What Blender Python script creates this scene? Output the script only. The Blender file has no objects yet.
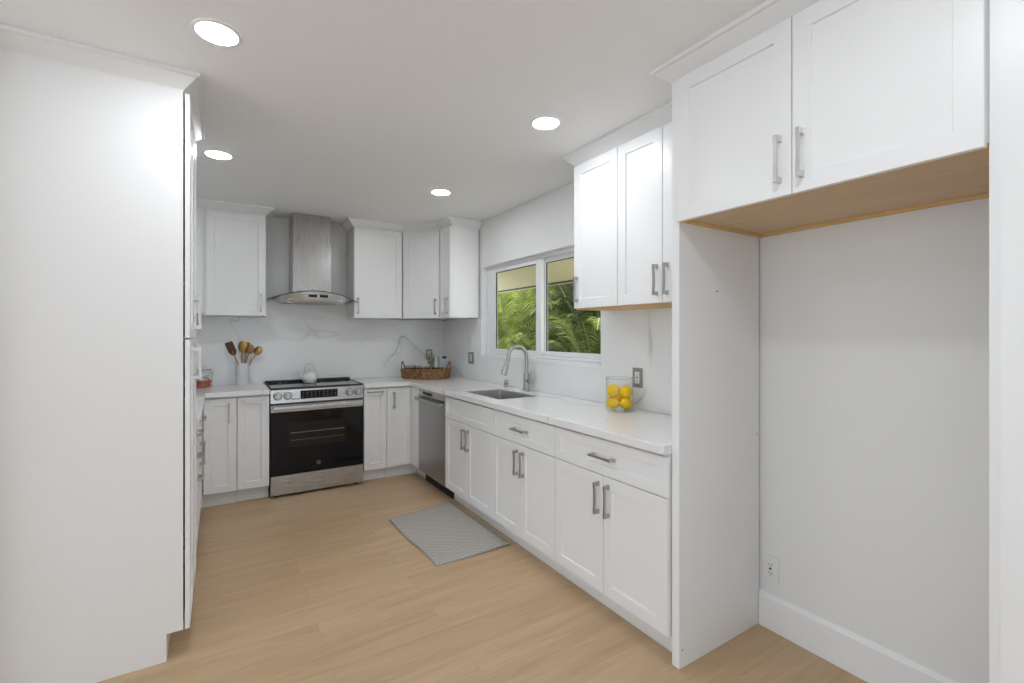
import bpy, bmesh, math, random
from mathutils import Vector, Matrix
S = bpy.context.scene
C = S.collection
PI = math.pi
# ------------------------------------------------------------------ camera
cam = bpy.data.objects.new('camera', bpy.data.cameras.new('camera'))
C.objects.link(cam)
cam.data.sensor_width = 36.0
cam.data.lens = 466.28 * 36 / 1024
cam.data.shift_y = -(341.5 - 333.66) / 1024
cam.data.clip_start = 0.02
cam.location = (-0.0073, -0.0298, 1.3761)
cam.rotation_euler = (math.radians(90), 0, math.radians(-32.093))
S.camera = cam
# ------------------------------------------------------------------ light
S.view_settings.view_transform = 'Standard'
S.view_settings.look = 'None'
S.view_settings.gamma = 1.0
S.view_settings.use_curve_mapping = False
S.view_settings.exposure = 1.15
world = bpy.data.worlds.new('world'); S.world = world
world.use_nodes = True
bg = world.node_tree.nodes['Background']
bg.inputs['Color'].default_value = (0.82, 0.905, 1.0, 1)
bg.inputs['Strength'].default_value = 0.98
SUN = bpy.data.objects.new('sun', bpy.data.lights.new('sun', 'SUN')); C.objects.link(SUN)
SUN.data.energy = 5.0; SUN.data.angle = math.radians(1.5); SUN.data.color = (1, .96, .88)
SUN.rotation_euler = Vector((-0.22, -0.35, -0.90)).to_track_quat('-Z', 'Y').to_euler()
LAMP_STRENGTH = 55.0

# ------------------------------------------------------------------ helpers
class MB:
    def __init__(s): s.bm = bmesh.new()
    def _mark(s): return set(s.bm.verts)
    def box(s, x0, x1, y0, y1, z0, z1, bev=0.0, seg=2):
        b = bmesh.new()
        bmesh.ops.create_cube(b, size=1.0)
        for v in b.verts:
            v.co = Vector(((x0 + x1) / 2 + v.co.x * (x1 - x0), (y0 + y1) / 2 + v.co.y * (y1 - y0), (z0 + z1) / 2 + v.co.z * (z1 - z0)))
        if bev > 0:
            bmesh.ops.bevel(b, geom=list(b.edges), offset=bev, segments=seg, profile=0.5, affect='EDGES')
        s.merge(b); return s
    def merge(s, b, mat=None):
        if mat is not None: bmesh.ops.transform(b, matrix=mat, verts=b.verts)
        me = bpy.data.meshes.new('tmp'); b.to_mesh(me); b.free()
        s.bm.from_mesh(me); bpy.data.meshes.remove(me)
    def lathe(s, prof, n=32, at=(0, 0, 0), mat=None):
        b = bmesh.new(); rings = []
        for r, z in prof:
            if r <= 1e-6: rings.append([b.verts.new((0, 0, z))])
            else: rings.append([b.verts.new((r * math.cos(2 * PI * k / n), r * math.sin(2 * PI * k / n), z)) for k in range(n)])
        for a, c in zip(rings, rings[1:]):
            for k in range(n):
                q = (k + 1) % n
                if len(a) == 1 and len(c) == 1: continue
                if len(a) == 1: b.faces.new((a[0], c[q], c[k]))
                elif len(c) == 1: b.faces.new((a[k], a[q], c[0]))
                else: b.faces.new((a[k], a[q], c[q], c[k]))
        bmesh.ops.recalc_face_normals(b, faces=b.faces)
        m = Matrix.Translation(at)
        if mat is not None: m = m @ mat
        s.merge(b, m); return s
    def cyl(s, p0, p1, r0, r1=None, n=20):
        p0, p1 = Vector(p0), Vector(p1); r1 = r0 if r1 is None else r1
        L = (p1 - p0).length
        q = (p1 - p0).to_track_quat('Z', 'Y').to_matrix().to_4x4()
        return s.lathe([(0, 0), (r0, 0), (r1, L), (0, L)], n, p0, q)
    def tube(s, pts, rad, n=10, cap=True, flat=1.0):
        b = bmesh.new(); pts = [Vector(p) for p in pts]; rings = []
        up = None
        for i, p in enumerate(pts):
            t = (pts[min(i + 1, len(pts) - 1)] - pts[max(i - 1, 0)]).normalized()
            if up is None:
                up = Vector((0, 0, 1)) if abs(t.z) < .9 else Vector((0, 1, 0))
            u = (up - t * up.dot(t)).normalized(); w = t.cross(u); up = u
            r = rad[i] if isinstance(rad, (list, tuple)) else rad
            rings.append([b.verts.new(p + (u * math.cos(2 * PI * k / n) + w * math.sin(2 * PI * k / n) * flat) * r) for k in range(n)])
        for a, c in zip(rings, rings[1:]):
            for k in range(n):
                q = (k + 1) % n; b.faces.new((a[k], a[q], c[q], c[k]))
        if cap:
            b.faces.new(rings[0][::-1]); b.faces.new(rings[-1])
        bmesh.ops.recalc_face_normals(b, faces=b.faces)
        s.merge(b); return s
    def prism(s, poly, a0, a1, plane='xz', bev=0.0):
        """polygon in a plane, extruded along the third axis from a0 to a1"""
        b = bmesh.new()
        def P(u, v, a):
            return {'xz': (u, a, v), 'yz': (a, u, v), 'xy': (u, v, a)}[plane]
        A = [b.verts.new(P(u, v, a0)) for u, v in poly]; B = [b.verts.new(P(u, v, a1)) for u, v in poly]
        b.faces.new(A); b.faces.new(B[::-1])
        for k in range(len(poly)):
            q = (k + 1) % len(poly); b.faces.new((A[k], B[k], B[q], A[q]))
        bmesh.ops.recalc_face_normals(b, faces=b.faces)
        if bev > 0: bmesh.ops.bevel(b, geom=list(b.edges), offset=bev, segments=2, profile=.5, affect='EDGES')
        s.merge(b); return s
    def cells(s, us, vs, filled, a0, a1, plane='xy'):
        """slab made of grid cells (holes allowed), extruded a0..a1"""
        b = bmesh.new(); vd = {}
        def P(u, v, a): return {'xz': (u, a, v), 'yz': (a, u, v), 'xy': (u, v, a)}[plane]
        def V(i, j, a):
            k = (i, j, a)
            if k not in vd: vd[k] = b.verts.new(P(us[i], vs[j], a))
            return vd[k]
        F = {(i, j) for i in range(len(us) - 1) for j in range(len(vs) - 1)
             if filled((us[i] + us[i + 1]) / 2, (vs[j] + vs[j + 1]) / 2)}
        for i, j in F:
            b.faces.new((V(i, j, a0), V(i + 1, j, a0), V(i + 1, j + 1, a0), V(i, j + 1, a0)))
            b.faces.new((V(i, j, a1), V(i + 1, j, a1), V(i + 1, j + 1, a1), V(i, j + 1, a1)))
            for (di, dj, e) in ((-1, 0, ((i, j), (i, j + 1))), (1, 0, ((i + 1, j), (i + 1, j + 1))), (0, -1, ((i, j), (i + 1, j))), (0, 1, ((i, j + 1), (i + 1, j + 1)))):
                if (i + di, j + dj) not in F:
                    (p, q), (r, t) = e
                    b.faces.new((V(p, q, a0), V(r, t, a0), V(r, t, a1), V(p, q, a1)))
        bmesh.ops.recalc_face_normals(b, faces=b.faces)
        s.merge(b); return s
    def sweep(s, path, prof, sign=1):
        """moulding: profile (out, z) swept along a 2D path with mitred corners"""
        b = bmesh.new(); n = len(path); path = [Vector(p) for p in path]; rows = []
        def nrm(a, c):
            d = (c - a).normalized(); return Vector((d.y, -d.x)) * sign
        for i, p in enumerate(path):
            if i == 0: m = nrm(path[0], path[1])
            elif i == n - 1: m = nrm(path[-2], path[-1])
            else:
                a, c = nrm(path[i - 1], p), nrm(p, path[i + 1]); m = (a + c) / (1 + a.dot(c))
            rows.append([b.verts.new((p.x + m.x * o, p.y + m.y * o, z)) for o, z in prof])
        k = len(prof)
        for a, c in zip(rows, rows[1:]):
            for j in range(k):
                q = (j + 1) % k; b.faces.new((a[j], a[q], c[q], c[j]))
        b.faces.new(rows[0]); b.faces.new(rows[-1][::-1])
        bmesh.ops.recalc_face_normals(b, faces=b.faces)
        s.merge(b); return s
    def mesh(s, name, mat, smooth=True, angle=32):
        me = bpy.data.meshes.new(name); s.bm.to_mesh(me); s.bm.free()
        for m in (mat if isinstance(mat, (list, tuple)) else [mat]): me.materials.append(m)
        if smooth and len(me.polygons):
            me.polygons.foreach_set('use_smooth', [True] * len(me.polygons))
            weighted(me, math.radians(angle))
        return me
    def build(s, name, mat, parent=None, **k):
        return link(name, s.mesh(name, mat, **k), parent)

def weighted(me, ang):
    """area-weighted smooth normals: big flat faces stay flat, bevels and round forms stay soft"""
    ca = math.cos(ang); at = [[] for _ in me.vertices]
    nr = [p.normal.copy() for p in me.polygons]; ar = [p.area for p in me.polygons]
    for p in me.polygons:
        for v in p.vertices: at[v].append(p.index)
    out = [None] * len(me.loops)
    for p in me.polygons:
        n0 = nr[p.index]
        for li in p.loop_indices:
            s_ = Vector((0, 0, 0))
            for f in at[me.loops[li].vertex_index]:
                if nr[f].dot(n0) >= ca: s_ += nr[f] * ar[f]
            out[li] = s_.normalized() if s_.length > 1e-12 else n0
    me.normals_split_custom_set(out)

def link(name, me, parent=None, loc=None):
    o = bpy.data.objects.new(name, me); C.objects.link(o)
    if parent is not None: o.parent = parent
    if loc is not None: o.location = loc
    return o
def tag(o, label, cat, group=None, kind=None):
    o['label'] = label; o['category'] = cat
    if group: o['group'] = group
    if kind: o['kind'] = kind
    return o
def thing(name, label, cat, loc=(0, 0, 0), rz=0.0, group=None):
    o = bpy.data.objects.new(name, None); C.objects.link(o)
    o.location = loc; o.rotation_euler = (0, 0, rz); o.empty_display_size = .1
    return tag(o, label, cat, group)
def struct(o):
    o['kind'] = 'structure'; return o
def children(o): return [c for c in bpy.data.objects if c.parent == o]
def copy_tree(o, parent=None):
    c = o.copy(); C.objects.link(c)
    if parent is not None: c.parent = parent
    for ch in children(o): copy_tree(ch, c)
    return c

# ------------------------------------------------------------------ materials
def mat(name, color=(.8, .8, .8), rough=.5, metal=0.0, **k):
    m = bpy.data.materials.new(name); m.use_nodes = True
    p = m.node_tree.nodes['Principled BSDF']
    p.inputs['Base Color'].default_value = (*color, 1); p.inputs['Roughness'].default_value = rough; p.inputs['Metallic'].default_value = metal
    for a, v in k.items():
        p.inputs[a.replace('_', ' ')].default_value = v
    return m
def N(m, t, **k):
    n = m.node_tree.nodes.new(t)
    for a, v in k.items(): setattr(n, a, v)
    return n
def L(m, a, b): m.node_tree.links.new(a, b)
def P(m): return m.node_tree.nodes['Principled BSDF']
def coords(m, scale=(1, 1, 1), rot=(0, 0, 0), world_space=True):
    g = N(m, 'ShaderNodeNewGeometry') if world_space else N(m, 'ShaderNodeTexCoord')
    mp = N(m, 'ShaderNodeMapping'); mp.inputs['Scale'].default_value = scale; mp.inputs['Rotation'].default_value = rot
    L(m, g.outputs['Position' if world_space else 'Object'], mp.inputs['Vector']); return mp.outputs['Vector']
def ramp(m, stops, fac):
    r = N(m, 'ShaderNodeValToRGB'); e = r.color_ramp.elements
    while len(e) < len(stops): e.new(.5)
    for x, (p, c) in zip(e, stops):
        x.position = p; x.color = (*c, 1) if len(c) == 3 else c
    L(m, fac, r.inputs['Fac']); return r.outputs['Color']
def noise(m, vec, scale, detail=3, rough=.5, dist=0.0):
    n = N(m, 'ShaderNodeTexNoise'); n.inputs['Scale'].default_value = scale; n.inputs['Detail'].default_value = detail
    n.inputs['Roughness'].default_value = rough; n.inputs['Distortion'].default_value = dist
    L(m, vec, n.inputs['Vector']); return n.outputs['Fac']
def bump(m, fac, strength=.1, dist=.002):
    b = N(m, 'ShaderNodeBump'); b.inputs['Strength'].default_value = strength; b.inputs['Distance'].default_value = dist
    L(m, fac, b.inputs['Height']); L(m, b.outputs['Normal'], P(m).inputs['Normal'])
def mix(m, fac, a, b, mode='MIX'):
    x = N(m, 'ShaderNodeMix', data_type='RGBA', blend_type=mode)
    for i, v in ((0, fac), (6, a), (7, b)):
        if isinstance(v, (int, float)): x.inputs[i].default_value = v
        elif isinstance(v, tuple): x.inputs[i].default_value = (*v, 1)
        else: L(m, v, x.inputs[i])
    return x.outputs[2]
def mathn(m, op, a, b=0.0, c=None):
    x = N(m, 'ShaderNodeMath', operation=op)
    for i, v in ((0, a), (1, b), (2, c)):
        if v is None: continue
        if isinstance(v, (int, float)): x.inputs[i].default_value = v
        else: L(m, v, x.inputs[i])
    return x.outputs[0]

m_cab = mat('cabinet_white', (.86, .86, .86), .34)
m_cab_in = mat('cabinet_inside', (.55, .52, .48), .6)
m_wall = mat('wall_paint', (.80, .80, .79), .6); bump(m_wall, noise(m_wall, coords(m_wall), 220, 2), .06, .001)
m_ceil = mat('ceiling_paint', (.90, .90, .90), .75); bump(m_ceil, noise(m_ceil, coords(m_ceil), 160, 2), .08, .001)
m_trim = mat('trim_white', (.86, .86, .86), .35)
m_vinyl = mat('window_vinyl', (.82, .83, .84), .3)
def steel(name, base, rough, axis):
    m = mat(name, base, rough, 1.0)
    sc = [6, 6, 6]; sc[axis] = 6; 
    for i in range(3):
        if i != axis: sc[i] = 350
    f = noise(m, coords(m, tuple(sc), world_space=False), 1.0, 2)
    r = N(m, 'ShaderNodeMapRange'); r.inputs['To Min'].default_value = rough - .07; r.inputs['To Max'].default_value = rough + .1
    L(m, f, r.inputs['Value']); L(m, r.outputs[0], P(m).inputs['Roughness'])
    wide = [9, 9, 9]; wide[axis] = .25
    g = noise(m, coords(m, tuple(wide), world_space=False), 1.0, 2)
    bump(m, mathn(m, 'ADD', mathn(m, 'MULTIPLY', g, 1.0), mathn(m, 'MULTIPLY', f, .0006)), .10, .010); return m
m_steel_v = steel('steel_brushed_vertical', (.40, .385, .37), .26, 2)
m_steel_h = steel('steel_brushed_horizontal', (.50, .495, .49), .26, 0)
m_steel_dark = steel('steel_brushed_dark', (.42, .42, .43), .33, 2)
m_nickel = mat('brushed_nickel', (.48, .46, .44), .33, 1.0)
m_satin = mat('satin_nickel_light', (.66, .65, .64), .30, 1.0)
m_sink = mat('sink_steel', (.62, .62, .61), .38, 1.0)
m_blackglass = mat('black_glass', (.004, .004, .006), .06, Specular_IOR_Level=.28)
m_cooktop = mat('cooktop_glass', (.05, .051, .055), .06, IOR=1.9)
m_black = mat('black_enamel', (.012, .012, .013), .4)
m_dark = mat('dark_plastic', (.03, .03, .032), .45)
m_gap = mat('matte_black', (.02, .02, .02), .8)  # plain black for the dishwasher kick and the screw-hole discs
m_ovenwin = mat('oven_window', (.014, .012, .011), .10, Specular_IOR_Level=.28)
m_rack = mat('oven_rack', (.25, .22, .2), .4, 1.0)
m_marking = mat('grey_marking', (.20, .20, .21), .5)
m_ink = mat('ink_dark', (.03, .03, .03), .5)
m_ceramic = mat('white_ceramic', (.80, .80, .79), .18)
m_matte_white = mat('matte_white_ceramic', (.72, .72, .71), .45)
m_plate = mat('outlet_plate_grey', (.34, .33, .32), .40, .5)
m_recept = mat('outlet_white', (.80, .80, .78), .4)
m_gold = mat('gold_metal', (.46, .29, .10), .28, 1.0)
m_brown = mat('walnut_wood', (.10, .045, .018), .45)
m_olive = mat('acacia_wood', (.33, .19, .07), .45); 
m_ply = mat('plywood_underside', (.36, .26, .165), .6)
L(m_ply, ramp(m_ply, [(.3, (.62, .45, .275)), (.7, (.70, .52, .33))], noise(m_ply, coords(m_ply, (14, 1.6, 1)), 3, 4)), P(m_ply).inputs['Base Color'])
m_cleat = mat('raw_pine_edge', (.55, .36, .16), .55)
L(m_cleat, ramp(m_cleat, [(.3, (.66, .40, .15)), (.7, (.76, .51, .22))], noise(m_cleat, coords(m_cleat, (30, 3, 30)), 3, 3)), P(m_cleat).inputs['Base Color'])
m_edge = mat('door_bottom_edge', (.62, .62, .63), .5)

# marble slab
def marble(name):
    m = mat(name, (.8, .8, .8), .16)
    g0 = N(m, 'ShaderNodeNewGeometry'); dv = Vector((.60, -.58, -.55)).normalized()
    dt = N(m, 'ShaderNodeVectorMath', operation='DOT_PRODUCT'); L(m, g0.outputs['Position'], dt.inputs[0]); dt.inputs[1].default_value = dv
    scl = N(m, 'ShaderNodeVectorMath', operation='SCALE'); scl.inputs[0].default_value = dv * -.62; L(m, dt.outputs['Value'], scl.inputs['Scale'])
    ad = N(m, 'ShaderNodeVectorMath', operation='ADD'); L(m, g0.outputs['Position'], ad.inputs[0]); L(m, scl.outputs[0], ad.inputs[1]); v = ad.outputs[0]
    d = noise(m, v, 1.3, 2, .45)
    sh = N(m, 'ShaderNodeVectorMath', operation='MULTIPLY_ADD')
    cmb = N(m, 'ShaderNodeCombineXYZ'); L(m, d, cmb.inputs[0]); L(m, d, cmb.inputs[1]); L(m, d, cmb.inputs[2])
    L(m, cmb.outputs[0], sh.inputs[0]); sh.inputs[1].default_value = (.55, .55, .55); L(m, v, sh.inputs[2])
    def vein(scale, width, detail):
        f = noise(m, sh.outputs[0], scale, detail, .42)
        a = mathn(m, 'ABSOLUTE', mathn(m, 'SUBTRACT', f, .5))
        r = N(m, 'ShaderNodeMapRange', interpolation_type='SMOOTHSTEP'); r.inputs['From Max'].default_value = width
        r.inputs['To Min'].default_value = 1; r.inputs['To Max'].default_value = 0; L(m, a, r.inputs['Value']); return r.outputs[0]
    mask = N(m, 'ShaderNodeMapRange'); mask.inputs['From Min'].default_value = .48; mask.inputs['From Max'].default_value = .62
    L(m, noise(m, v, 1.9, 2), mask.inputs['Value'])
    big = mathn(m, 'MULTIPLY', vein(.80, .0075, 1.5), mask.outputs[0])
    fine = mathn(m, 'MULTIPLY', vein(1.5, .006, 2), mask.outputs[0])
    soft = mathn(m, 'MULTIPLY', vein(.80, .05, 1.5), mask.outputs[0])
    t = mathn(m, 'ADD', mathn(m, 'MULTIPLY', big, .45), mathn(m, 'ADD', mathn(m, 'MULTIPLY', fine, .28), mathn(m, 'MULTIPLY', soft, .09)))
    base = mix(m, noise(m, v, 2.2, 3), (.82, .82, .815), (.86, .86, .855))
    L(m, mix(m, t, base, (.36, .355, .35)), P(m).inputs['Base Color']); return m
m_marble = marble('white_veined_marble')
# oak plank floor (planks run along X)
m_floor = mat('oak_planks', (.4, .3, .2), .42)
def floor_nodes(m):
    v = coords(m)
    br = N(m, 'ShaderNodeTexBrick'); br.offset = .37; br.offset_frequency = 2
    mp = N(m, 'ShaderNodeMapping'); mp.inputs['Location'].default_value = (.484, .026, 0); L(m, v, mp.inputs['Vector'])
    L(m, mp.outputs[0], br.inputs['Vector'])
    for n_, val in (('Scale', 1.0), ('Mortar Size', .0011), ('Mortar Smooth', .3), ('Bias', 0.0), ('Brick Width', 1.38), ('Row Height', .182)):
        br.inputs[n_].default_value = val
    br.inputs['Color1'].default_value = (0, 0, 0, 1); br.inputs['Color2'].default_value = (1, 1, 1, 1); br.inputs['Mortar'].default_value = (.5, .5, .5, 1)
    tone = ramp(m, [(0.0, (.535, .368, .215)), (.5, (.562, .392, .233)), (1.0, (.59, .418, .252))], br.outputs['Color'])
    off = N(m, 'ShaderNodeVectorMath', operation='MULTIPLY_ADD'); L(m, br.outputs['Color'], off.inputs[0]); off.inputs[1].default_value = (7, 5, 3); L(m, v, off.inputs[2])
    st = N(m, 'ShaderNodeMapping'); st.inputs['Scale'].default_value = (1.2, 14, 1); L(m, off.outputs[0], st.inputs['Vector'])
    g1 = noise(m, st.outputs[0], 1.4, 5, .6, .6)
    st2 = N(m, 'ShaderNodeMapping'); st2.inputs['Scale'].default_value = (3, 70, 1); L(m, off.outputs[0], st2.inputs['Vector'])
    g2 = noise(m, st2.outputs[0], 1.5, 3, .6)
    c1 = mix(m, 1.0, tone, ramp(m, [(.30, (.86, .85, .83)), (.65, (1.05, 1.05, 1.05))], g1), 'MULTIPLY')
    c2 = mix(m, 1.0, c1, ramp(m, [(.3, (.95, .945, .94)), (.7, (1.02, 1.02, 1.02))], g2), 'MULTIPLY')
    c3 = mix(m, mathn(m, 'MULTIPLY', br.outputs['Fac'], .4), c2, (.30, .20, .12))
    L(m, c3, P(m).inputs['Base Color']); bump(m, br.outputs['Fac'], -.25, .001)
floor_nodes(m_floor)
# clear glass, thin: mostly see-through with a mirror at grazing angles
def clear(name, tint=(1, 1, 1), strength=1.0, base=.018):
    m = bpy.data.materials.new(name); m.use_nodes = True; nt = m.node_tree; nt.nodes.remove(nt.nodes['Principled BSDF'])
    t = N(m, 'ShaderNodeBsdfTransparent'); t.inputs['Color'].default_value = (*tint, 1)
    g = N(m, 'ShaderNodeBsdfGlossy'); g.inputs['Roughness'].default_value = .02
    f = N(m, 'ShaderNodeLayerWeight'); f.inputs['Blend'].default_value = .5
    fr = mathn(m, 'MULTIPLY_ADD', mathn(m, 'POWER', f.outputs['Facing'], 4.0), .75, base)
    x = N(m, 'ShaderNodeMixShader'); L(m, mathn(m, 'MULTIPLY', fr, strength), x.inputs[0]); L(m, t.outputs[0], x.inputs[1]); L(m, g.outputs[0], x.inputs[2])
    L(m, x.outputs[0], nt.nodes['Material Output'].inputs['Surface']); return m
m_pane = clear('window_glass', (.97, .985, .975), .5)
m_glass = clear('clear_glass', (.985, .99, .99), 1.0)
m_glass2 = clear('tray_glass', (.90, .92, .91), 1.3, .13)
m_hoodglass = clear('hood_glass', (.80, .83, .83), 1.0)
m_glassedge = mat('glass_edge_dark', (.035, .045, .045), .15)
m_lamp = bpy.data.materials.new('lamp_lens'); m_lamp.use_nodes = True
P(m_lamp).inputs['Emission Color'].default_value = (.90, .95, 1, 1); P(m_lamp).inputs['Emission Strength'].default_value = LAMP_STRENGTH
P(m_lamp).inputs['Base Color'].default_value = (.9, .9, .9, 1)
m_hoodlamp = bpy.data.materials.new('hood_lamp'); m_hoodlamp.use_nodes = True
P(m_hoodlamp).inputs['Base Color'].default_value = (.85, .83, .76, 1); P(m_hoodlamp).inputs['Roughness'].default_value = .2
m_lemon = mat('lemon_skin', (.88, .56, .002), .42, Specular_IOR_Level=.3); bump(m_lemon, noise(m_lemon, coords(m_lemon, world_space=False), 240, 2), .25, .001)
m_candy_r = mat('red_candy', (.60, .15, .09), .3)
m_candy_w = mat('white_candy', (.82, .80, .79), .35)
# wicker
m_wicker = mat('wicker', (.3, .16, .06), .6)
def wick(m):
    v = coords(m, (1, 1, 1), world_space=False)
    w = N(m, 'ShaderNodeTexNoise'); w.inputs['Scale'].default_value = 60; w.inputs['Detail'].default_value = 3; L(m, v, w.inputs['Vector'])
    L(m, ramp(m, [(.35, (.12, .055, .02)), (.52, (.30, .155, .06)), (.68, (.48, .28, .12))], w.outputs['Fac']), P(m).inputs['Base Color'])
wick(m_wicker)
m_wicker_dark = mat('wicker_dark', (.18, .09, .04), .6)
# rug: grey zigzag weave
m_rug = mat('rug_weave', (.4, .4, .38), .95)
def rugn(m):
    t = N(m, 'ShaderNodeTexCoord'); sp = N(m, 'ShaderNodeSeparateXYZ'); L(m, t.outputs['Object'], sp.inputs[0])
    zig = mathn(m, 'PINGPONG', mathn(m, 'MULTIPLY', sp.outputs[0], 1.0), .022)
    ph = mathn(m, 'ADD', sp.outputs[1], mathn(m, 'MULTIPLY', zig, 1.0))
    s = mathn(m, 'SINE', mathn(m, 'MULTIPLY', ph, 2 * PI / .025))
    h = mathn(m, 'MULTIPLY_ADD', s, .5, .5)
    n_ = noise(m, coords(m, world_space=False), 260, 2)
    f = mathn(m, 'ADD', mathn(m, 'MULTIPLY', h, .75), mathn(m, 'MULTIPLY', n_, .3))
    L(m, ramp(m, [(.30, (.29, .27, .235)), (.72, (.58, .55, .49))], f), P(m).inputs['Base Color'])
    bump(m, f, .6, .003)
rugn(m_rug)
m_rug_edge = mat('rug_binding', (.36, .35, .32), .95)
def leafmat(name, a, b):
    m = bpy.data.materials.new(name); m.use_nodes = True; nt = m.node_tree; nt.nodes.remove(nt.nodes['Principled BSDF'])
    c = mix(m, ramp(m, [(.35, (0, 0, 0)), (.65, (1, 1, 1))], noise(m, coords(m), 7.0, 3)), a, b)
    d = N(m, 'ShaderNodeBsdfDiffuse'); t = N(m, 'ShaderNodeBsdfTranslucent'); x = N(m, 'ShaderNodeMixShader'); x.inputs[0].default_value = .38
    L(m, c, d.inputs['Color']); L(m, c, t.inputs['Color']); L(m, d.outputs[0], x.inputs[1]); L(m, t.outputs[0], x.inputs[2])
    L(m, x.outputs[0], nt.nodes['Material Output'].inputs['Surface']); return m
m_leaf_sunlit = leafmat('palm_leaf_sunlit', (.14, .21, .03), (.54, .58, .17))  # sunlight on the left-pane palms painted in as lighter leaves; sprig reuses it
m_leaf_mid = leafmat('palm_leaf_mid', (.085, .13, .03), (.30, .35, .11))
m_leaf_shaded = leafmat('palm_leaf_shaded', (.035, .055, .02), (.17, .21, .075))  # shade on the right-pane palms painted into a darker leaf colour
m_stem = mat('palm_stem', (.34, .36, .14), .6)
m_eave = mat('eave_paint', (.80, .72, .48), .7)
m_eave_dark = mat('eave_edge_dark', (.10, .085, .06), .7)
m_ground = mat('garden_ground', (.55, .51, .42), .9)
m_fence = mat('garden_fence_wood', (.10, .085, .06), .8)

# ------------------------------------------------------------------ dimensions
XW, YB, ZC = 2.172, 4.902, 2.477         # right wall, back wall, ceiling
XL = -0.745                              # left wall
CT, CB = 0.914, 0.876                    # worktop top / underside
UB, UT = 1.531, 2.404                    # uppers: underside, door top
ZT = 2.463                               # carcass top

# ------------------------------------------------------------------ room shell
FX0, FY0 = -3.6, -2.4
struct(MB().box(FX0, XW + .16, FY0, YB + .12, -.12, 0).build('floor', m_floor))
struct(MB().box(FX0, XW + .16, FY0, YB + .12, ZC, ZC + .14).build('ceiling', m_ceil))
WY0, WY1, WZ0, WZ1 = 2.303, 3.985, 1.175, 2.024   # window opening
def in_win(y, z): return WY0 < y < WY1 and WZ0 < z < WZ1
struct(MB().cells([.33, WY0, WY1, YB + .12], [0, WZ0, WZ1, ZC], lambda y, z: not in_win(y, z), XW, XW + .16, 'yz').build('wall_right', m_wall))
struct(MB().box(XL - .12, XW, YB, YB + .12, 0, ZC).build('wall_back', m_wall))
struct(MB().box(XL - .12, XL, 2.30, YB, 0, ZC).build('wall_left', m_wall))
struct(MB().box(FX0, XL - .12, 2.30, 2.42, 0, ZC).build('wall_dining', m_wall))
struct(MB().cells([FX0, .1, 1.4, XW + .16], [0, .25, 2.15, ZC], lambda x, z: not (.1 < x < 1.4 and .25 < z < 2.15), FY0, FY0 + .12, 'xz').build('wall_front_unseen', m_wall))  # unseen wall; its opening is placed to throw daylight on the refrigerator panel
struct(MB().box(1.575, XW + .16, FY0 + .12, .2945, 0, ZC).build('wall_near', m_trim))
bb = MB()
bb.prism([(XW - .016, .001), (XW, .001), (XW, .163), (XW - .006, .163), (XW - .011, .150), (XW - .016, .145)], .334, 1.220, 'xz')
struct(bb.build('baseboard_right', m_trim))

# marble splash
sp = MB().cells([XL, .345, 1.087, XW], [CT + .001, UB - .003, ZC], lambda x, z: z < UB - .003 or .345 < x < 1.087, YB - .015, YB, 'xz')
tag(sp.build('backsplash', m_marble), 'white marble backsplash with grey veins behind range and hood, full height', 'backsplash')
sp = MB().cells([1.262, WY0, WY1, YB - .016], [CT + .001, WZ0 - .016, UB - .003], lambda y, z: not (WY0 < y < WY1 and z > WZ0 - .016), XW - .015, XW, 'yz')
tag(sp.build('backsplash', m_marble), 'white marble backsplash with grey veins behind the sink, under and beside the window', 'backsplash')

# ------------------------------------------------------------------ window
win = bpy.data.objects.new('window_1', None); C.objects.link(win); win.location = (XW, 0, 0); struct(win)
def wbox(name, m, lst, parent=win, bev=.003):
    b = MB()
    for q in lst: b.box(*q, bev)
    return b.build(name, m, parent)
x0, x1 = .045, .115
wbox('window_frame', m_vinyl, [(x0, x1, WY0 + .001, WY0 + .052, WZ0, WZ1), (x0, x1, WY1 - .052, WY1 - .001, WZ0, WZ1),
     (x0, x1, WY0 + .052, WY1 - .052, WZ1 - .030, WZ1 - .001), (x0, x1, WY0 + .052, WY1 - .052, WZ0 + .001, WZ0 + .022)])
ym = 3.105
def sash(a, b, xa, xb, wn, wf, wt=.035, wb=.035):
    z0, z1 = WZ0 + .0225, WZ1 - .0305
    o = wbox('window_sash', m_vinyl, [(xa, xb, a, a + wn, z0, z1), (xa, xb, b - wf, b, z0, z1), (xa, xb, a + wn, b - wf, z1 - wt, z1), (xa, xb, a + wn, b - wf, z0, z0 + wb)])
    g = MB().box((xa + xb) / 2 - .002, (xa + xb) / 2 + .002, a + wn - .002, b - wf + .002, z0 + wb - .002, z1 - wt + .002).build('window_pane', m_pane, o)
    s = MB()
    for q in ((a + wn, a + wn + .005, z0 + wb, z1 - wt), (b - wf - .005, b - wf, z0 + wb, z1 - wt)): s.box((xa + xb) / 2 - .006, (xa + xb) / 2 + .006, q[0], q[1], q[2], q[3])
    s.box((xa + xb) / 2 - .006, (xa + xb) / 2 + .006, a + wn, b - wf, z1 - wt - .005, z1 - wt)
    s.build('window_gasket', m_dark, o)
sash(ym - .028, WY1 - .0525, .050, .080, .075, .105)        # left (farther) sash, inner track
sash(WY0 + .0525, ym + .035, .083, .113, .035, .075)        # right (nearer) sash, outer track
b = MB(); b.box(-.020, .0445, WY0 - .004, WY1 + .006, WZ0 - .0145, WZ0 - .0005, .003); b.box(-.0195, -.0165, WY0 - .004, WY1 + .006, WZ0 - .030, WZ0 - .0145)
b.build('window_stool', m_trim, win)
b = MB()
b.box(-.010, .0445, WY0 - .004, WY0 + .0005, WZ0, WZ1 + .004); b.box(-.010, .0445, WY1 - .0005, WY1 + .004, WZ0, WZ1 + .004)
b.build('window_jamb', m_trim, win)
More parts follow.
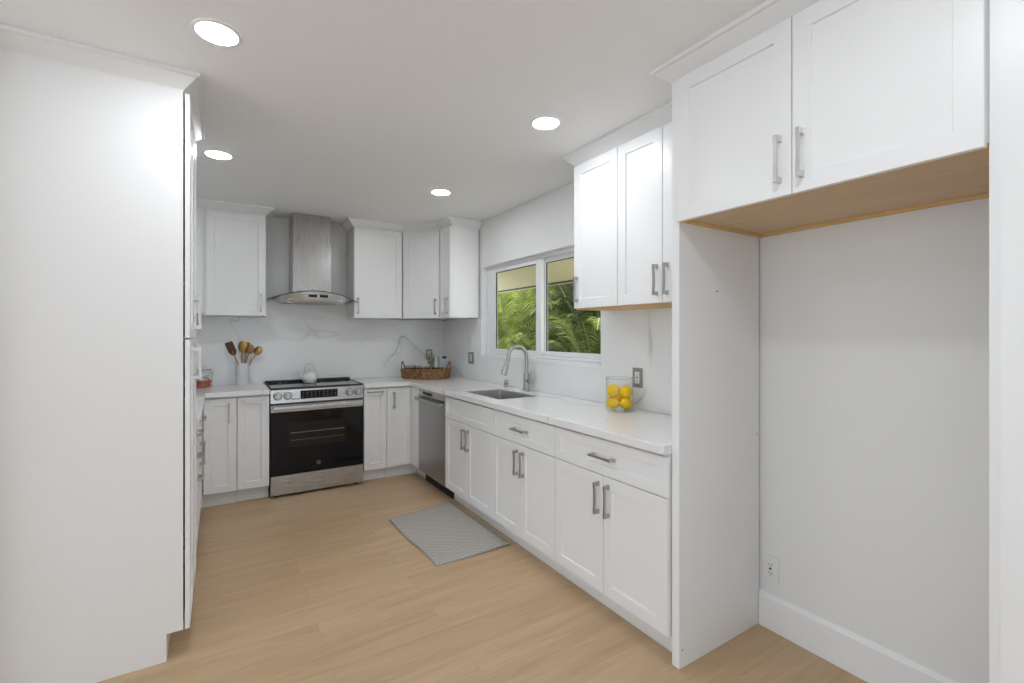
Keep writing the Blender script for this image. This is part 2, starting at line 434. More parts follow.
b = MB(); b.box(-.010, .0445, WY0, WY1, WZ1 - .0005, WZ1 + .008); b.build('window_head', m_trim, win)
b = MB(); b.box(.036, .0448, 3.062, 3.082, 1.55, 1.62, .002); b.build('window_latch', m_vinyl, win)

# ------------------------------------------------------------------ cabinets
RB, RR, RLft, RD = 0.0, -PI / 2, PI / 2, -PI / 4
def shaker(x0, x1, z0, z1, yf=-.020, t=.018, rail=.057, rec=.0075, rail_tb=None):
    """one-piece shaker front in local coordinates, face at y=yf towards -y"""
    b = bmesh.new(); tb = rail if rail_tb is None else rail_tb
    def ring(dx, dz, y): return [b.verts.new(q) for q in ((x0 + dx, y, z0 + dz), (x1 - dx, y, z0 + dz), (x1 - dx, y, z1 - dz), (x0 + dx, y, z1 - dz))]
    R = [ring(0, 0, yf + t), ring(0, 0, yf + .0015), ring(.0015, .0015, yf), ring(rail, tb, yf), ring(rail + .003, tb + .003, yf + rec)]
    b.faces.new(R[0])
    for a, c in zip(R, R[1:]):
        for k in range(4):
            q = (k + 1) % 4; b.faces.new((a[k], a[q], c[q], c[k]))
    b.faces.new(R[-1][::-1])
    bmesh.ops.recalc_face_normals(b, faces=b.faces)
    m = MB(); m.merge(b); return m
def handle_mesh(mt):
    h = MB(); l, w, pj = .150, .0125, .033
    for s in (-1, 1):
        z = s * (l / 2 - .007)
        h.box(-w / 2, w / 2, -pj, 0, z - .009, z + .009, .0012)
        h.box(-w / 2 - .001, w / 2 + .001, -.003, 0, z - .0105, z + .0105, .0008)
    pts = [(-.5, 0), (-.3, .0035), (0, .005), (.3, .0035), (.5, 0)]
    bb_ = bmesh.new(); rows = []
    for u, dy in pts:
        hw = w / 2 - .0005 - (.0014 * (1 - abs(u) * 2)); z = u * (l - .02)
        rows.append([bb_.verts.new(q) for q in ((-hw, -pj + dy * .6, z), (hw, -pj + dy * .6, z), (hw, -pj + .008 + dy, z), (-hw, -pj + .008 + dy, z))])
    for a, c in zip(rows, rows[1:]):
        for k in range(4): bb_.faces.new((a[k], a[(k + 1) % 4], c[(k + 1) % 4], c[k]))
    bmesh.ops.recalc_face_normals(bb_, faces=bb_.faces); h.merge(bb_)
    return h.mesh('handle', mt, angle=40)
me_handle = handle_mesh(m_nickel); me_handle_l = handle_mesh(m_satin)
def handle(parent, x, z, horiz=False, yf=-.020, me=None):
    o = link('handle', me or me_handle, parent, (x, yf, z))
    if horiz: o.rotation_euler = (0, PI / 2, 0)
    return o
def door(unit, x0, x1, z0, z1, hx=None, hz=None, horiz=False, name='door', rail=.057, rail_tb=None, me=None, g=.0015):
    d = shaker(x0 + g, x1 - g, z0 + g, z1 - g, rail=rail, rail_tb=rail_tb).build(name, m_cab, unit, angle=20)
    if hx is not None: handle(d, hx, hz, horiz, me=me)
    return d
def base_carcass(u, W, D, toe=True, x0=0.0, top=True):
    b = MB(); t = .018
    b.box(x0, x0 + t, 0, D, .1145, CB - .001); b.box(W - t, W, 0, D, .1145, CB - .001)
    b.box(x0 + t, W - t, 0, D, .1145, .1325); b.box(x0 + t, W - t, D - .008, D, .1325, CB - .001)
    if top: b.box(x0 + t, W - t, 0, .09, CB - .019, CB - .001)
    b.box(x0 + t, W - t, 0, t, .66, .70)
    b.build('carcass', m_cab, u)
    if toe: MB().box(x0, W, .061, .076, .0005, .114).build('toe_kick', m_cab, u)
ZD = .690; DT = .862
def base_unit(label, loc, rz, W, D, kind, group=None, cat='cabinet'):
    u = thing('base_cabinet', label, cat, (loc[0], loc[1], 0), rz, group)
    base_carcass(u, W, D, top=(kind != 'sink'))
    if kind in ('drawer2', 'sink'):
        door(u, 0, W, ZD, DT, W / 2 if kind == 'drawer2' else None, .779, True, name='drawer' if kind == 'drawer2' else 'false_drawer_front', rail=.045, rail_tb=.045)
        door(u, 0, W / 2, .1145, ZD - .001, W / 2 - .034, .575); door(u, W / 2, W, .1145, ZD - .001, W / 2 + .036, .575)
    elif kind == 'drawer1':
        door(u, 0, W, ZD, DT, W / 2, .779, True, name='drawer', rail=.045, rail_tb=.045)
        door(u, 0, W, .1145, ZD - .001, .036, .575)
    return u
XF = 1.5855          # carcass front of right run
DR = XW - XF - .002
base_unit('white double-door sink base cabinet next to the dishwasher, plain drawer front without handle', (XF, 3.5145), RR, .780, DR, 'sink')
base_unit('white base cabinet with one drawer and two doors, middle of right run before grey mat', (XF, 2.7335), RR, .703, DR, 'drawer2')
base_unit('white base cabinet with one drawer and two doors, nearest, against the refrigerator panel', (XF, 2.0295), RR, .765, DR, 'drawer2')
# corner base: back-run door plus filler beside the dishwasher
YF = 4.339           # carcass front of back run
u = thing('corner_base_cabinet', 'white corner base cabinet with single door and vertical handle, between pull-out and dishwasher', 'cabinet', (1.3285, YF, 0), RB)
b = MB(); b.box(0, .018, 0, .545, .1145, CB - .001); b.box(.018, XF - 1.3285, .0, .018, .1145, .125); b.box(.018, .84, .535, .545, .1145, CB - .001); b.box(.018, .25, 0, .09, CB - .019, CB - .001)
b.build('carcass', m_cab, u)
MB().box(0, .318, .050, .065, .0005, .114).build('toe_kick', m_cab, u)
d = door(u, 0, .2375, .1145, DT, .066, .747)
b = MB(); b.box(1.5655 - 1.3285, 1.5835 - 1.3285, 4.1235 - YF, 4.3185 - YF, .1145, CB - .002, .001); b.build('filler_panel', m_cab, u)
b = MB(); b.box(1.6465 - 1.3285, 1.6615 - 1.3285, 4.121 - YF, 4.388 - YF, .0005, .114); b.build('filler_toe_kick', m_cab, u)
# pull-outs beside the range
u = thing('pull_out_cabinet', 'narrow white pull-out base cabinet right of the range, horizontal handle on top', 'cabinet', (1.1165, YF, 0), RB)
base_carcass(u, .2105, .545, x0=0); door(u, 0, .2115, .1145, DT, .1055, .834, True)
u = thing('pull_out_cabinet', 'narrow white pull-out base cabinet left of the range, pale horizontal handle on top', 'cabinet', (.112, YF, 0), RB)
base_carcass(u, .230, .545); door(u, 0, .231, .1145, DT, .115, .831, True, me=me_handle_l)
# left corner base with door
u = thing('corner_base_cabinet', 'white single-door base cabinet in the left corner under the utensil crock', 'cabinet', (-.118, YF, 0), RB)
b = MB(); b.box(.21, .228, 0, .545, .1145, CB - .001); b.box(-.6, .21, 0, .018, .1145, .1325); b.box(-.6, .21, .535, .545, .1145, CB - .001); b.box(-.02, .21, 0, .018, CB - .019, CB - .001)
b.build('carcass', m_cab, u); MB().box(-.098, .228, .050, .065, .0005, .114).build('toe_kick', m_cab, u)
MB().box(-.020, -.002, 4.1285 - YF, 4.3185 - YF, .1145, CB - .002, .001).build('filler_panel', m_cab, u)
MB().box(-.098, -.083, 4.1285 - YF, 4.388 - YF, .0005, .114).build('filler_toe_kick', m_cab, u)
door(u, .002, .228, .1145, DT, .174, .746)
# left run, face towards +x
XLF = -.140
base_unit('white drawer and double-door base cabinet on the left wall just past the pantry', (XLF, 3.0405), RLft, .635, .60, 'drawer2')
base_unit('white drawer and single-door base cabinet on the left wall next to the corner', (XLF, 3.677), RLft, .450, .60, 'drawer1')
# pantry
PY0, PW = 2.398, .640
u = thing('pantry_cabinet', 'tall white pantry cabinet at the left edge with four doors and plain side panel', 'cabinet', (-.139, PY0, 0), RLft)
D = -.139 - XL - .002
b = MB()
for x in (0, PW - .018):
    b.prism([(0, .115), (0, ZT), (D, ZT), (D, .0005), (.0570, .0005), (.0570, .115)], x, x + .018, 'yz')
b.box(.018, PW - .018, 0, D, .115, .133); b.box(.018, PW - .018, 0, D, ZT - .018, ZT); b.box(.018, PW - .018, D - .008, D, .133, ZT - .018)
b.box(.018, PW - .018, 0, D - .01, 1.345, 1.363)
b.build('carcass', m_cab, u)
MB().box(.018, PW - .018, .0570, .0720, .0005, .1145).build('toe_kick', m_cab, u)
def pdoor(x0, x1, z0, z1, hx, hz):
    d = shaker(x0 + .0015, x1 - .0015, z0 + .0015, z1 - .0015, yf=-.0245, t=.0180).build('door', m_cab, u, angle=20)
    handle(d, hx, hz, yf=-.0245, me=me_handle_l)
pdoor(0, PW / 2, 1.357, UT, PW / 2 - .05, 1.475); pdoor(PW / 2, PW, 1.357, UT, PW / 2 + .05, 1.475)
pdoor(0, PW / 2, .113, 1.352, PW / 2 - .05, 1.235); pdoor(PW / 2, PW, .113, 1.352, PW / 2 + .05, 1.235)
for z in (.45, 1.1, 1.6, 2.2):
    b = MB(); b.box(.018, .022, -.0063, 0, z, z + .05); b.build('hinge', m_dark, u)
CROWN = [(-.022, 2.390), (.001, 2.390), (.002, 2.398), (.008, 2.404), (.050, 2.444), (.058, 2.449), (.062, 2.452), (.062, ZC - .0005), (-.022, ZC - .0005)]
CROWN = [(a, z + .0155 if z < 2.446 else z + .011) for a, z in CROWN[:-2]] + CROWN[-2:]
cr = MB(); cr.sweep([(.0, .600), (.0, -.0), (PW, -.0), (PW, .600)], CROWN, 1)
def fix(mb, cond=None): return mb
cr.build('crown_molding', m_cab, u, angle=25)

# wall cabinets
def wall_carcass(u, W, D, z0=UB, x0=0.0, under=None):
    b = MB(); t = .018
    b.box(x0, x0 + t, 0, D, z0, ZT); b.box(W - t, W, 0, D, z0, ZT); b.box(x0 + t, W - t, 0, D, ZT - t, ZT)
    b.box(x0 + t, W - t, D - .008, D, z0, ZT - t); b.box(x0 + t, W - t, 0, .018, UT - .0, ZT - t)
    b.build('carcass', m_cab, u)
    c = MB()
    if under: c.box(x0 + .0005, W - .0005, .001, D - .001, z0 - .0075, z0 - .0004)
    else: c.box(x0 + t, W - t, 0, D - .008, z0 + .010, z0 + .024)
    c.build('bottom_panel', under or m_cab, u)
def wall_unit(label, loc, rz, W, D, doors, group=None, under=None, x0=0.0):
    u = thing('wall_cabinet', label, 'cabinet', (loc[0], loc[1], 0), rz, group)
    wall_carcass(u, W, D, x0=x0, under=under)
    for (a, c, hx) in doors: door(u, a, c, UB - .002, UT, hx, 1.645)
    return u
YU = 4.5885; DU = YB - YU - .016
ul = wall_unit('white wall cabinet left of the range hood', (-.122, YU), RB, .459, DU, [(.018, .459, .459 - .038)], x0=-.620)
b = MB(); b.box(-.601, -.0015, 0, .018, UB + .0245, UT); b.box(.0, .0185, -.004, 0, UB, UT); b.build('filler_strip', m_cab, ul)
cr = MB(); cr.sweep([(-.622, -.0), (.459, -.0), (.459, .296)], CROWN, 1); cr.build('crown_molding', m_cab, ul, angle=25)
um = wall_unit('white single-door wall cabinet right of the range hood', (1.0870, YU), RB, .4735, DU, [(0, .4735, .036)])
# diagonal corner
cx0, cy0, cx1, cy1 = 1.5725, YU, 1.8665, 4.2945
dl = math.hypot(cx1 - cx0, cy1 - cy0)
ud = thing('corner_wall_cabinet', 'white diagonal corner wall cabinet above the wicker tray', 'cabinet', (cx0, cy0, 0), RD)
Rm = Matrix.Rotation(-RD, 4, 'Z')
def toL(x, y):
    v = Rm @ Vector((x - cx0, y - cy0, 0)); return (v.x, v.y)
poly = [toL(*q) for q in ((cx0, cy0), (cx1, cy1), (XW - .017, cy1), (XW - .017, YB - .017), (cx0, YB - .017))]
b = MB(); b.prism(poly, UB + .008, ZT, 'xy'); b.build('carcass', m_cab, ud)
sd = shaker(.012, dl - .012, UB, UT - .0015).build('door', m_cab, ud, angle=20); handle(sd, dl - .05, 1.645)
# narrow right
ur = wall_unit('narrow white wall cabinet between the corner and the window', (1.8667, 4.2925), RR, .2555, XW - 1.8667 - .016, [(.010, .2555, .20)])
# crown over the corner group
ci = MB(); ci.sweep([(1.0870, YB - .017), (1.0870, YU), (1.5725, YU), (1.8665, 4.2945), (1.8665, 4.037), (XW - .001, 4.037)], CROWN, 1)
# sweep normal: right-hand side of travel
tag(ci.build('crown_molding', m_cab, None, angle=25), 'white crown molding over the corner wall cabinets between hood and window', 'crown molding')
# right of window
XU = 1.8667
def side_hinge(u): pass
uw = wall_unit('white single-door wall cabinet beside the window, handle at its window edge', (XU, 2.2085), RR, .373, XW - XU - .002, [(0, .373, .036)], under=m_cleat)
ux = wall_unit('white two-door wall cabinet between window cabinet and refrigerator panel', (XU, 1.8350), RR, .574, XW - XU - .002, [(0, .307, .307 - .033), (.307, .574, .307 + .031)], under=m_cleat)
ci = MB(); ci.sweep([(XW - .001, 2.2085), (1.8665, 2.2085), (1.8665, 1.3225)], CROWN, 1)
tag(ci.build('crown_molding', m_cab, None, angle=25), 'white crown molding over the wall cabinets right of the window', 'crown molding')

# refrigerator enclosure
XP = 1.5852
uf = thing('refrigerator_cabinet', 'white refrigerator surround, two-door cabinet with bare wood underside on tall side panels', 'cabinet', (XP, 1.2215, 0), RR)
W = 1.2215 - .3170; D = XW - XP - .003; zb = 1.832
def panel(y0, y1):
    b = MB(); b.box(1.2215 - y1, 1.2215 - y0, 0, XW - .009 - XP, .001, ZT, .0015); return b.build('side_panel', m_cab, uf)
pn = panel(1.2222, 1.259); panel(.2815, .3163)
for hx_, hz_, hr_ in ((1.837, 1.561, .004), (2.145, .90, .003), (1.605, .075, .003)):
    b = MB(); b.cyl((0.0002, hx_ - XP, hz_), (-.0008, hx_ - XP, hz_), hr_, n=12); b.build('screw_hole', m_gap, pn)
b = MB(); b.box(0, .018, 0, D, zb + .012, ZT); b.box(W - .018, W, 0, D, zb + .012, ZT); b.box(.018, W - .018, 0, D, ZT - .018, ZT); b.box(.018, W - .018, D - .008, D, zb + .03, ZT - .018)
b.box(.018, W - .018, 0, .018, UT, ZT - .018); b.build('carcass', m_cab, uf)
MB().box(.018, W - .018, .018, D - .018, zb + .012, zb + .024).build('bottom_panel', m_ply, uf)
b = MB(); b.box(.0005, .018, .018, D - .0185, zb, zb + .0118); b.box(W - .018, W - .0005, .018, D - .0185, zb, zb + .0118); b.box(.0005, W - .0005, D - .018, D, zb - .001, zb + .0118)
b.box(.0005, W - .0005, 0, .0175, zb, zb + .0118)
b.build('bottom_cleat', m_cleat, uf)
door(uf, .0015, .4515, zb - .003, UT + .004, .4515 - .038, 1.951, me=me_handle_l); door(uf, .4515, .9030, zb - .003, UT + .004, .4515 + .032, 1.951, me=me_handle_l)
cr = MB(); cr.sweep([(-.0376, .280), (-.0376, 0), (.940, 0)], CROWN, 1)
cr.build('crown_molding', m_cab, uf, angle=25)

# ------------------------------------------------------------------ worktops
SX0, SX1, SY0, SY1 = 1.655, 2.002, 2.787, 3.358
ct = MB().cells([1.1135, 1.5404, SX0, SX1, XW - .0155], [1.262, SY0, SY1, 4.2927, YB - .0155],
    lambda x, y: (x > 1.5404 or y > 4.2927) and not (SX0 < x < SX1 and SY0 < y < SY1), CB, CT)
ctw = tag(ct.build('countertop', m_marble), 'long white marble countertop with the sink, from range to refrigerator panel', 'countertop')
md = ctw.modifiers.new('bevel', 'BEVEL'); md.width = .002; md.segments = 2; md.limit_method = 'ANGLE'
ct = MB().cells([XL, -.100, .3440], [3.0395, 4.2927, YB - .0155], lambda x, y: x < -.1 or y > 4.2927, CB, CT)
ctl = tag(ct.build('countertop', m_marble), 'short white marble countertop in the left corner under utensil crock', 'countertop')
md = ctl.modifiers.new('bevel', 'BEVEL'); md.width = .002; md.segments = 2; md.limit_method = 'ANGLE'

# sink
sk = thing('kitchen_sink', 'rectangular stainless undermount sink below the window', 'sink', ((SX0 + SX1) / 2, (SY0 + SY1) / 2, 0))
hx, hy = (SX1 - SX0) / 2 - .0005, (SY1 - SY0) / 2 - .0005
b = bmesh.new()
def rr(hx, hy, r, z, n=5):
    out = []
    for qx, qy, a0 in ((1, 1, 0), (-1, 1, 90), (-1, -1, 180), (1, -1, 270)):
        for k in range(n + 1):
            a = math.radians(a0 + 90 * k / n); out.append(b.verts.new((qx * (hx - r) + r * math.cos(a), qy * (hy - r) + r * math.sin(a), z)))
    return out
R = [rr(hx, hy, .006, CT - .008), rr(hx - .002, hy - .002, .010, CT - .009), rr(hx - .003, hy - .003, .015, CB - .01), rr(hx - .004, hy - .004, .018, .70), rr(hx - .03, hy - .03, .03, .682), rr(.06, .06, .06, .678), rr(.045, .045, .045, .676)]
for a, c in zip(R, R[1:]):
    n_ = len(a)
    for k in range(n_): b.faces.new((a[k], a[(k + 1) % n_], c[(k + 1) % n_], c[k]))
b.faces.new(R[-1])
mb = MB(); mb.merge(b); so = mb.build('basin', m_sink, sk)
sm = so.modifiers.new('solid', 'SOLIDIFY'); sm.thickness = .0012; sm.offset = -1
MB().lathe([(0, .6775), (.040, .6775), (.044, .682), (.036, .683), (.030, .679), (0, .679)], 28).build('drain', m_nickel, sk)
MB().cyl((0, -hy + .0065, .83), (0, -hy + .0145, .83), .012, n=16).build('overflow', m_dark, sk)

# faucet
fx, fy = 2.098, 3.105
fa = thing('kitchen_faucet', 'brushed nickel pull-down gooseneck faucet behind the sink', 'faucet', (fx, fy, CT))
MB().lathe([(0, 0), (.030, 0), (.030, .004), (.026, .008), (.025, .012), (.025, .135), (.022, .142), (.0165, .15), (0, .15)], 28).build('body', m_nickel, fa)
pts = [(0, 0, .14), (0, 0, .27)]
for k in range(1, 13):
    a = math.radians(k * 15.5); pts.append((-.088 + .088 * math.cos(a), 0, .27 + .092 * math.sin(a)))
e = Vector(pts[-1]); dirn = (Vector(pts[-1]) - Vector(pts[-2])).normalized(); dirn = (dirn + Vector((-.38, .0, -.2))).normalized()
pts.append(tuple(e + dirn * .03))
MB().tube(pts, .0145, 16).build('spout', m_nickel, fa)
e = Vector(pts[-1])
sh = MB(); sh.tube([e - dirn * .004, e + dirn * .012, e + dirn * .045, e + dirn * .085, e + dirn * .10], [.0155, .018, .021, .0255, .024], 18)
sp_ = sh.build('spray_head', m_nickel, fa)
c0 = e + dirn * .055; side = Vector((dirn.z, 0, -dirn.x))
sb = MB(); sb.tube([c0 - side * -.017, c0 + dirn * .028 + side * .021], [.006, .006], 10); sb.build('spray_button', m_dark, sp_)
h = MB(); h.cyl((0, -.016, .085), (0, -.058, .085), .0205, .0195, 20); h.build('handle_hub', m_nickel, fa)
h = MB(); h.tube([(0, -.044, .09), (.004, -.050, .13), (.008, -.050, .175)], [.009, .0078, .006], 10); h.build('lever', m_nickel, fa)
ag = thing('soap_dispenser', 'small round nickel dispenser cap left of the faucet', 'soap dispenser', (2.085, 3.400, CT))
MB().lathe([(0, 0), (.021, 0), (.021, .004), (.0185, .006), (.0185, .058), (.016, .064), (0, .066)], 24).build('cap', m_nickel, ag)
MB().lathe([(.0188, .028), (.0193, .029), (.0193, .033), (.0188, .034)], 24).build('groove_ring', m_dark, ag)

# ------------------------------------------------------------------ range
rg = thing('range', 'stainless slide-in electric range with black glass oven door under the hood', 'range', (.729, 4.312, 0))
w = .378
b = MB(); b.box(-w, w, .024, .565, .030, .905); b.build('body', m_black, rg)
b = MB(); b.box(-w - .0005, w + .0005, .02, .572, .9055, .9165, .002); ck = b.build('cooktop', m_cooktop, rg)
b = MB()
for cx_, cy_, r in ((-.19, .17, .115), (.19, .17, .095), (-.19, .42, .08), (.19, .42, .105), (0, .44, .06)):
    b.lathe([(r, .9168), (r + .003, .9168), (r + .003, .9170), (r, .9170)], 48, (cx_, cy_, 0))
b.build('burner_ring', m_marking, ck)
b = MB(); b.box(-w - .0015, w + .0015, .515, .5725, .917, .9365, .003); b.build('rear_trim', m_black, rg)
b = MB(); b.box(-w - .0015, -w + .008, .012, .499, .9168, .921, .001); b.box(w - .008, w + .0015, .012, .499, .9168, .921, .001); b.box(-w - .0015, w + .0015, .004, .0195, .9075, .9205, .002); b.build('cooktop_trim', m_dark, rg)
# sloped control panel
b = MB(); b.prism([(-.004, .792), (.024, .792), (.024, .905), (.008, .9065), (.002, .903)], -w, w, 'yz'); cp = b.build('control_panel', m_steel_h, rg)
random.seed(4)
b = MB(); b.box(-.150, .153, -.0050, .002, .818, .888, .001)
for k in range(9):
    for j in range(3):
        x = -.135 + k * .033; z = .834 + j * .018
        b.box(x, x + random.uniform(.008, .016), -.0056, -.0050, z, z + .0035)
ds = b.build('display', [m_blackglass, m_marking], cp)
for p_ in ds.data.polygons: p_.material_index = 1 if p_.center.y < -.00505 else 0
me_k = None
for kx in (.404, .480, .985, 1.060):
    if me_k is None:
        kb = MB(); kb.lathe([(0, 0), (.031, 0), (.031, .004), (.0255, .007), (.024, .026), (.021, .029), (0, .029)], 32, (0, 0, 0), Matrix.Rotation(PI / 2, 4, 'X')); me_k = kb.mesh('knob', m_steel_h)
        kg = MB(); kg.box(-.0045, .0045, -.038, -.028, -.023, .023, .002); me_g = kg.mesh('knob_grip', m_satin)
    k = link('knob', me_k, cp, (kx - .729, -.003, .852)); link('knob_grip', me_g, k)
    rd = MB(); rd.lathe([(.0315, 0), (.034, 0), (.034, .0012), (.0315, .0012)], 32, (0, 0, 0), Matrix.Rotation(PI / 2, 4, 'X')); rd.build('knob_dial', m_dark, k)
b = MB()
x = -.218
for k, wd in enumerate((.007, .004, .008, .004, .006, .007, .004, .008)):
    b.box(x, x + wd, -.0046, -.003, .8165, .8235 + (.003 if k % 3 == 0 else 0)); x += wd + .002
b.build('panel_lettering', m_ink, cp)
# oven door
b = MB(); b.box(-w + .001, w - .001, .0, .024, .186, .784, .003); od = b.build('oven_door', m_blackglass, rg)
b = MB(); b.box(-w + .001, w - .001, -.003, .006, .716, .775, .003); b.build('door_top_band', m_steel_h, od)
b = MB(); b.box(-w + .02, w - .02, -.004, .010, .7752, .786, .001); b.build('vent_slot', m_dark, od)
hb = MB()
for s in (-1, 1): hb.box(s * .33 - .010, s * .33 + .010, -.040, -.003, .742, .764, .003)
hb.box(-w + .012, w - .012, -.052, -.036, .736, .770, .006, 3)
hb.build('handle', m_steel_h, od)
b = MB(); b.box(-.246, .232, -.0012, .002, .415, .620); ow = b.build('oven_window', m_ovenwin, od)
b = MB()
for z in (.47, .53, .535):
    b.box(-.225, .212, -.0016, -.0011, z, z + .003)
b.build('rack_line', m_rack, ow)
# round badge on the glass
b = MB(); b.lathe([(.0125, 0), (.0150, 0), (.0150, .0012), (.0125, .0012)], 32, (-.004, -.0002, .256), Matrix.Rotation(PI / 2, 4, 'X'))
b.tube([(-.0105, -.0008, .256), (-.008, -.0008, .2605), (-.0055, -.0008, .2575), (-.009, -.0008, .251), (-.005, -.0008, .2515), (-.0035, -.0008, .256)], .0009, 6)
b.tube([(.004, -.0008, .2585), (.001, -.0008, .2605), (-.001, -.0008, .2575), (.001, -.0008, .2555), (-.0015, -.0008, .253), (.002, -.0008, .2508), (.005, -.0008, .253)], .0009, 6)
b.build('badge', m_nickel, od)
b = MB(); b.box(-w + .001, w - .001, .000, .026, .022, .180, .003); b.build('storage_drawer', m_steel_h, rg)
for sx in (-1, 1):
    for yy in (.06, .52):
        b = MB(); b.cyl((sx * .33, yy, 0.0005), (sx * .33, yy, .0305), .016, n=16); b.build('leveling_foot', m_dark, rg)

# ------------------------------------------------------------------ range hood
hd = thing('range_hood', 'stainless chimney range hood with curved glass visor above the range', 'range hood', (.722, YB - .016, 0))
# local y runs back to front: negative
b = MB(); b.box(-.168, .160, -.292, -.001, 1.735, 2.20, .001); b.build('chimney_lower', m_steel_v, hd)
b = MB(); b.box(-.1655, .1535, -.2915, -.001, 2.2002, ZC - .003, .001); b.build('chimney_upper', m_steel_v, hd)
# glass visor: arc across x, front edge bowed
def arc_z(x): return 1.752 - .082 * (abs(x) / .381) ** 2.0
def front_y(x): return -.492 + .095 * (abs(x) / .381) ** 2.2
b = bmesh.new(); n = 30; rows = []
for i in range(n + 1):
    x = -.381 + .762 * i / n; zf = arc_z(x); yf = front_y(x)
    rows.append([[b.verts.new((x, y, zf + dz)) for y in (yf, yf * .5, -.002)] for dz in (0, .006)])
fe = []
for a, c in zip(rows, rows[1:]):
    for L_ in (0, 1):
        for k in (0, 1): b.faces.new((a[L_][k], a[L_][k + 1], c[L_][k + 1], c[L_][k]))
    fe.append(b.faces.new((a[0][0], a[1][0], c[1][0], c[0][0]))); b.faces.new((a[0][2], c[0][2], c[1][2], a[1][2]))
for e_ in (rows[0], rows[-1]):
    for k in (0, 1): fe.append(b.faces.new((e_[0][k], e_[1][k], e_[1][k + 1], e_[0][k + 1])))
bmesh.ops.recalc_face_normals(b, faces=b.faces)
for f in fe: f.material_index = 1
mb = MB(); mb.bm.free(); mb.bm = b; mb.build('glass_visor', [m_hoodglass, m_glassedge], hd)
# canopy body under the visor
b = bmesh.new(); rows = []
n = 26
for i in range(n + 1):
    t = -1 + 2 * i / n; x = .305 * t
    zt = arc_z(x) - .0012; yf = front_y(x) + .018
    zb_ = 1.660 if abs(t) < .80 else 1.660 + (abs(t) - .80) / .20 * max(0.0, (zt - .012 - 1.660))
    zm = min(zt - .004, zb_ + .018)
    rows.append([b.verts.new(q) for q in ((x, -.002, zt), (x, yf, zt), (x, yf + .012, zm), (x, yf + .018, zb_), (x, -.002, zb_))])
for a, c in zip(rows, rows[1:]):
    for k in range(5): b.faces.new((a[k], a[(k + 1) % 5], c[(k + 1) % 5], c[k]))
b.faces.new(rows[0]); b.faces.new(rows[-1][::-1])
bmesh.ops.recalc_face_normals(b, faces=b.faces)
mb = MB(); mb.merge(b); cb = mb.build('canopy', m_steel_h, hd)
b = MB(); b.box(-.062, .008, -.4775, -.462, 1.700, 1.722); b.box(.030, .098, -.4775, -.462, 1.700, 1.722); b.build('control_display', m_blackglass, cb)
b = MB(); b.box(.011, .027, -.4785, -.462, 1.706, 1.718); b.build('power_button', m_satin, cb)
for lx in (-.20, .205):
    b = MB(); b.lathe([(0, 0), (.026, 0), (.030, -.003), (.032, -.001)], 24, (lx, -.4300, 1.6675), Matrix.Rotation(math.radians(-40), 4, 'X')); b.build('hood_light', m_hoodlamp, cb)
b = MB(); b.box(-.24, .24, -.34, -.06, 1.6575, 1.6598, .0008); b.build('grease_filter', m_nickel, cb)

# ------------------------------------------------------------------ dishwasher
dw = thing('dishwasher', 'stainless steel dishwasher near the corner beside the sink cabinet', 'dishwasher', (1.5655, 3.8180, 0), RR)
W2 = .3015
b = MB(); b.box(-W2, W2, .022, .58, .10, .868); b.build('tub', m_dark, dw)
b = MB(); b.box(-W2 + .001, W2 - .001, 0, .0215, .112, .800, .002); dd = b.build('door', m_steel_dark, dw)
b = MB(); b.box(-W2 + .001, W2 - .001, .004, .0215, .803, .868, .002); cpn = b.build('control_panel', m_steel_h, dw)
b = MB()
for s in (-1, 1): b.box(s * .255 - .012, s * .255 + .012, -.035, .0, .770, .795, .003)
b.box(-.285, .285, -.050, -.030, .768, .797, .006, 3); b.build('handle', m_nickel, dd)
b = MB(); b.box(-.20, .02, .0025, .0045, .822, .850); b.build('button_strip', m_blackglass, cpn)
b = MB(); b.lathe([(0, 0), (.011, 0), (.011, .0012), (0, .0012)], 24, (-.06, -.0002, .735), Matrix.Rotation(PI / 2, 4, 'X')); b.build('badge', m_nickel, dd)
b = MB(); b.box(-W2, W2, .070, .085, .001, .0995); b.build('toe_kick', m_gap, dw)

# ------------------------------------------------------------------ outlets
def outlet(label, loc, rz, plate, ph=.118, pw=.075, w2=1, group=None):
    o = thing('wall_outlet', label, 'outlet', loc, rz, group)
    MB().box(-pw / 2, pw / 2, -.006, -.0005, -ph / 2, ph / 2, .0025).build('cover_plate', plate, o)
    MB().box(-.0175, .0175, -.0085, -.0055, -.035, .035, .0015).build('receptacle', m_recept, o)
    s = MB()
    for z in (-.019, .019):
        for x in (-.006, .006): s.box(x - .0012, x + .0012, -.0092, -.0082, z - .004, z + .005)
        s.cyl((0, -.0082, z - .010), (0, -.0092, z - .010), .0024, n=10)
    s.box(-.006, .006, -.0092, -.0082, -.004, .004)
    s.build('socket_slot', m_ink, o)
    return o
outlet('grey outlet plate on the backsplash above the jar of lemons', (XW - .015, 1.974, 1.108), RR, m_plate, .120, .078)
outlet('grey outlet plate on the sink-side backsplash left of the window', (XW - .015, 4.199, 1.132), RR, m_plate, .118, .118)
outlet('grey outlet plate on the back wall above the wicker tray', (1.980, YB - .015, 1.142), RB, m_plate, .118, .076)
outlet('white outlet low on the wall of the empty refrigerator alcove', (XW, 1.170, .282), RR, m_recept, .115, .072)

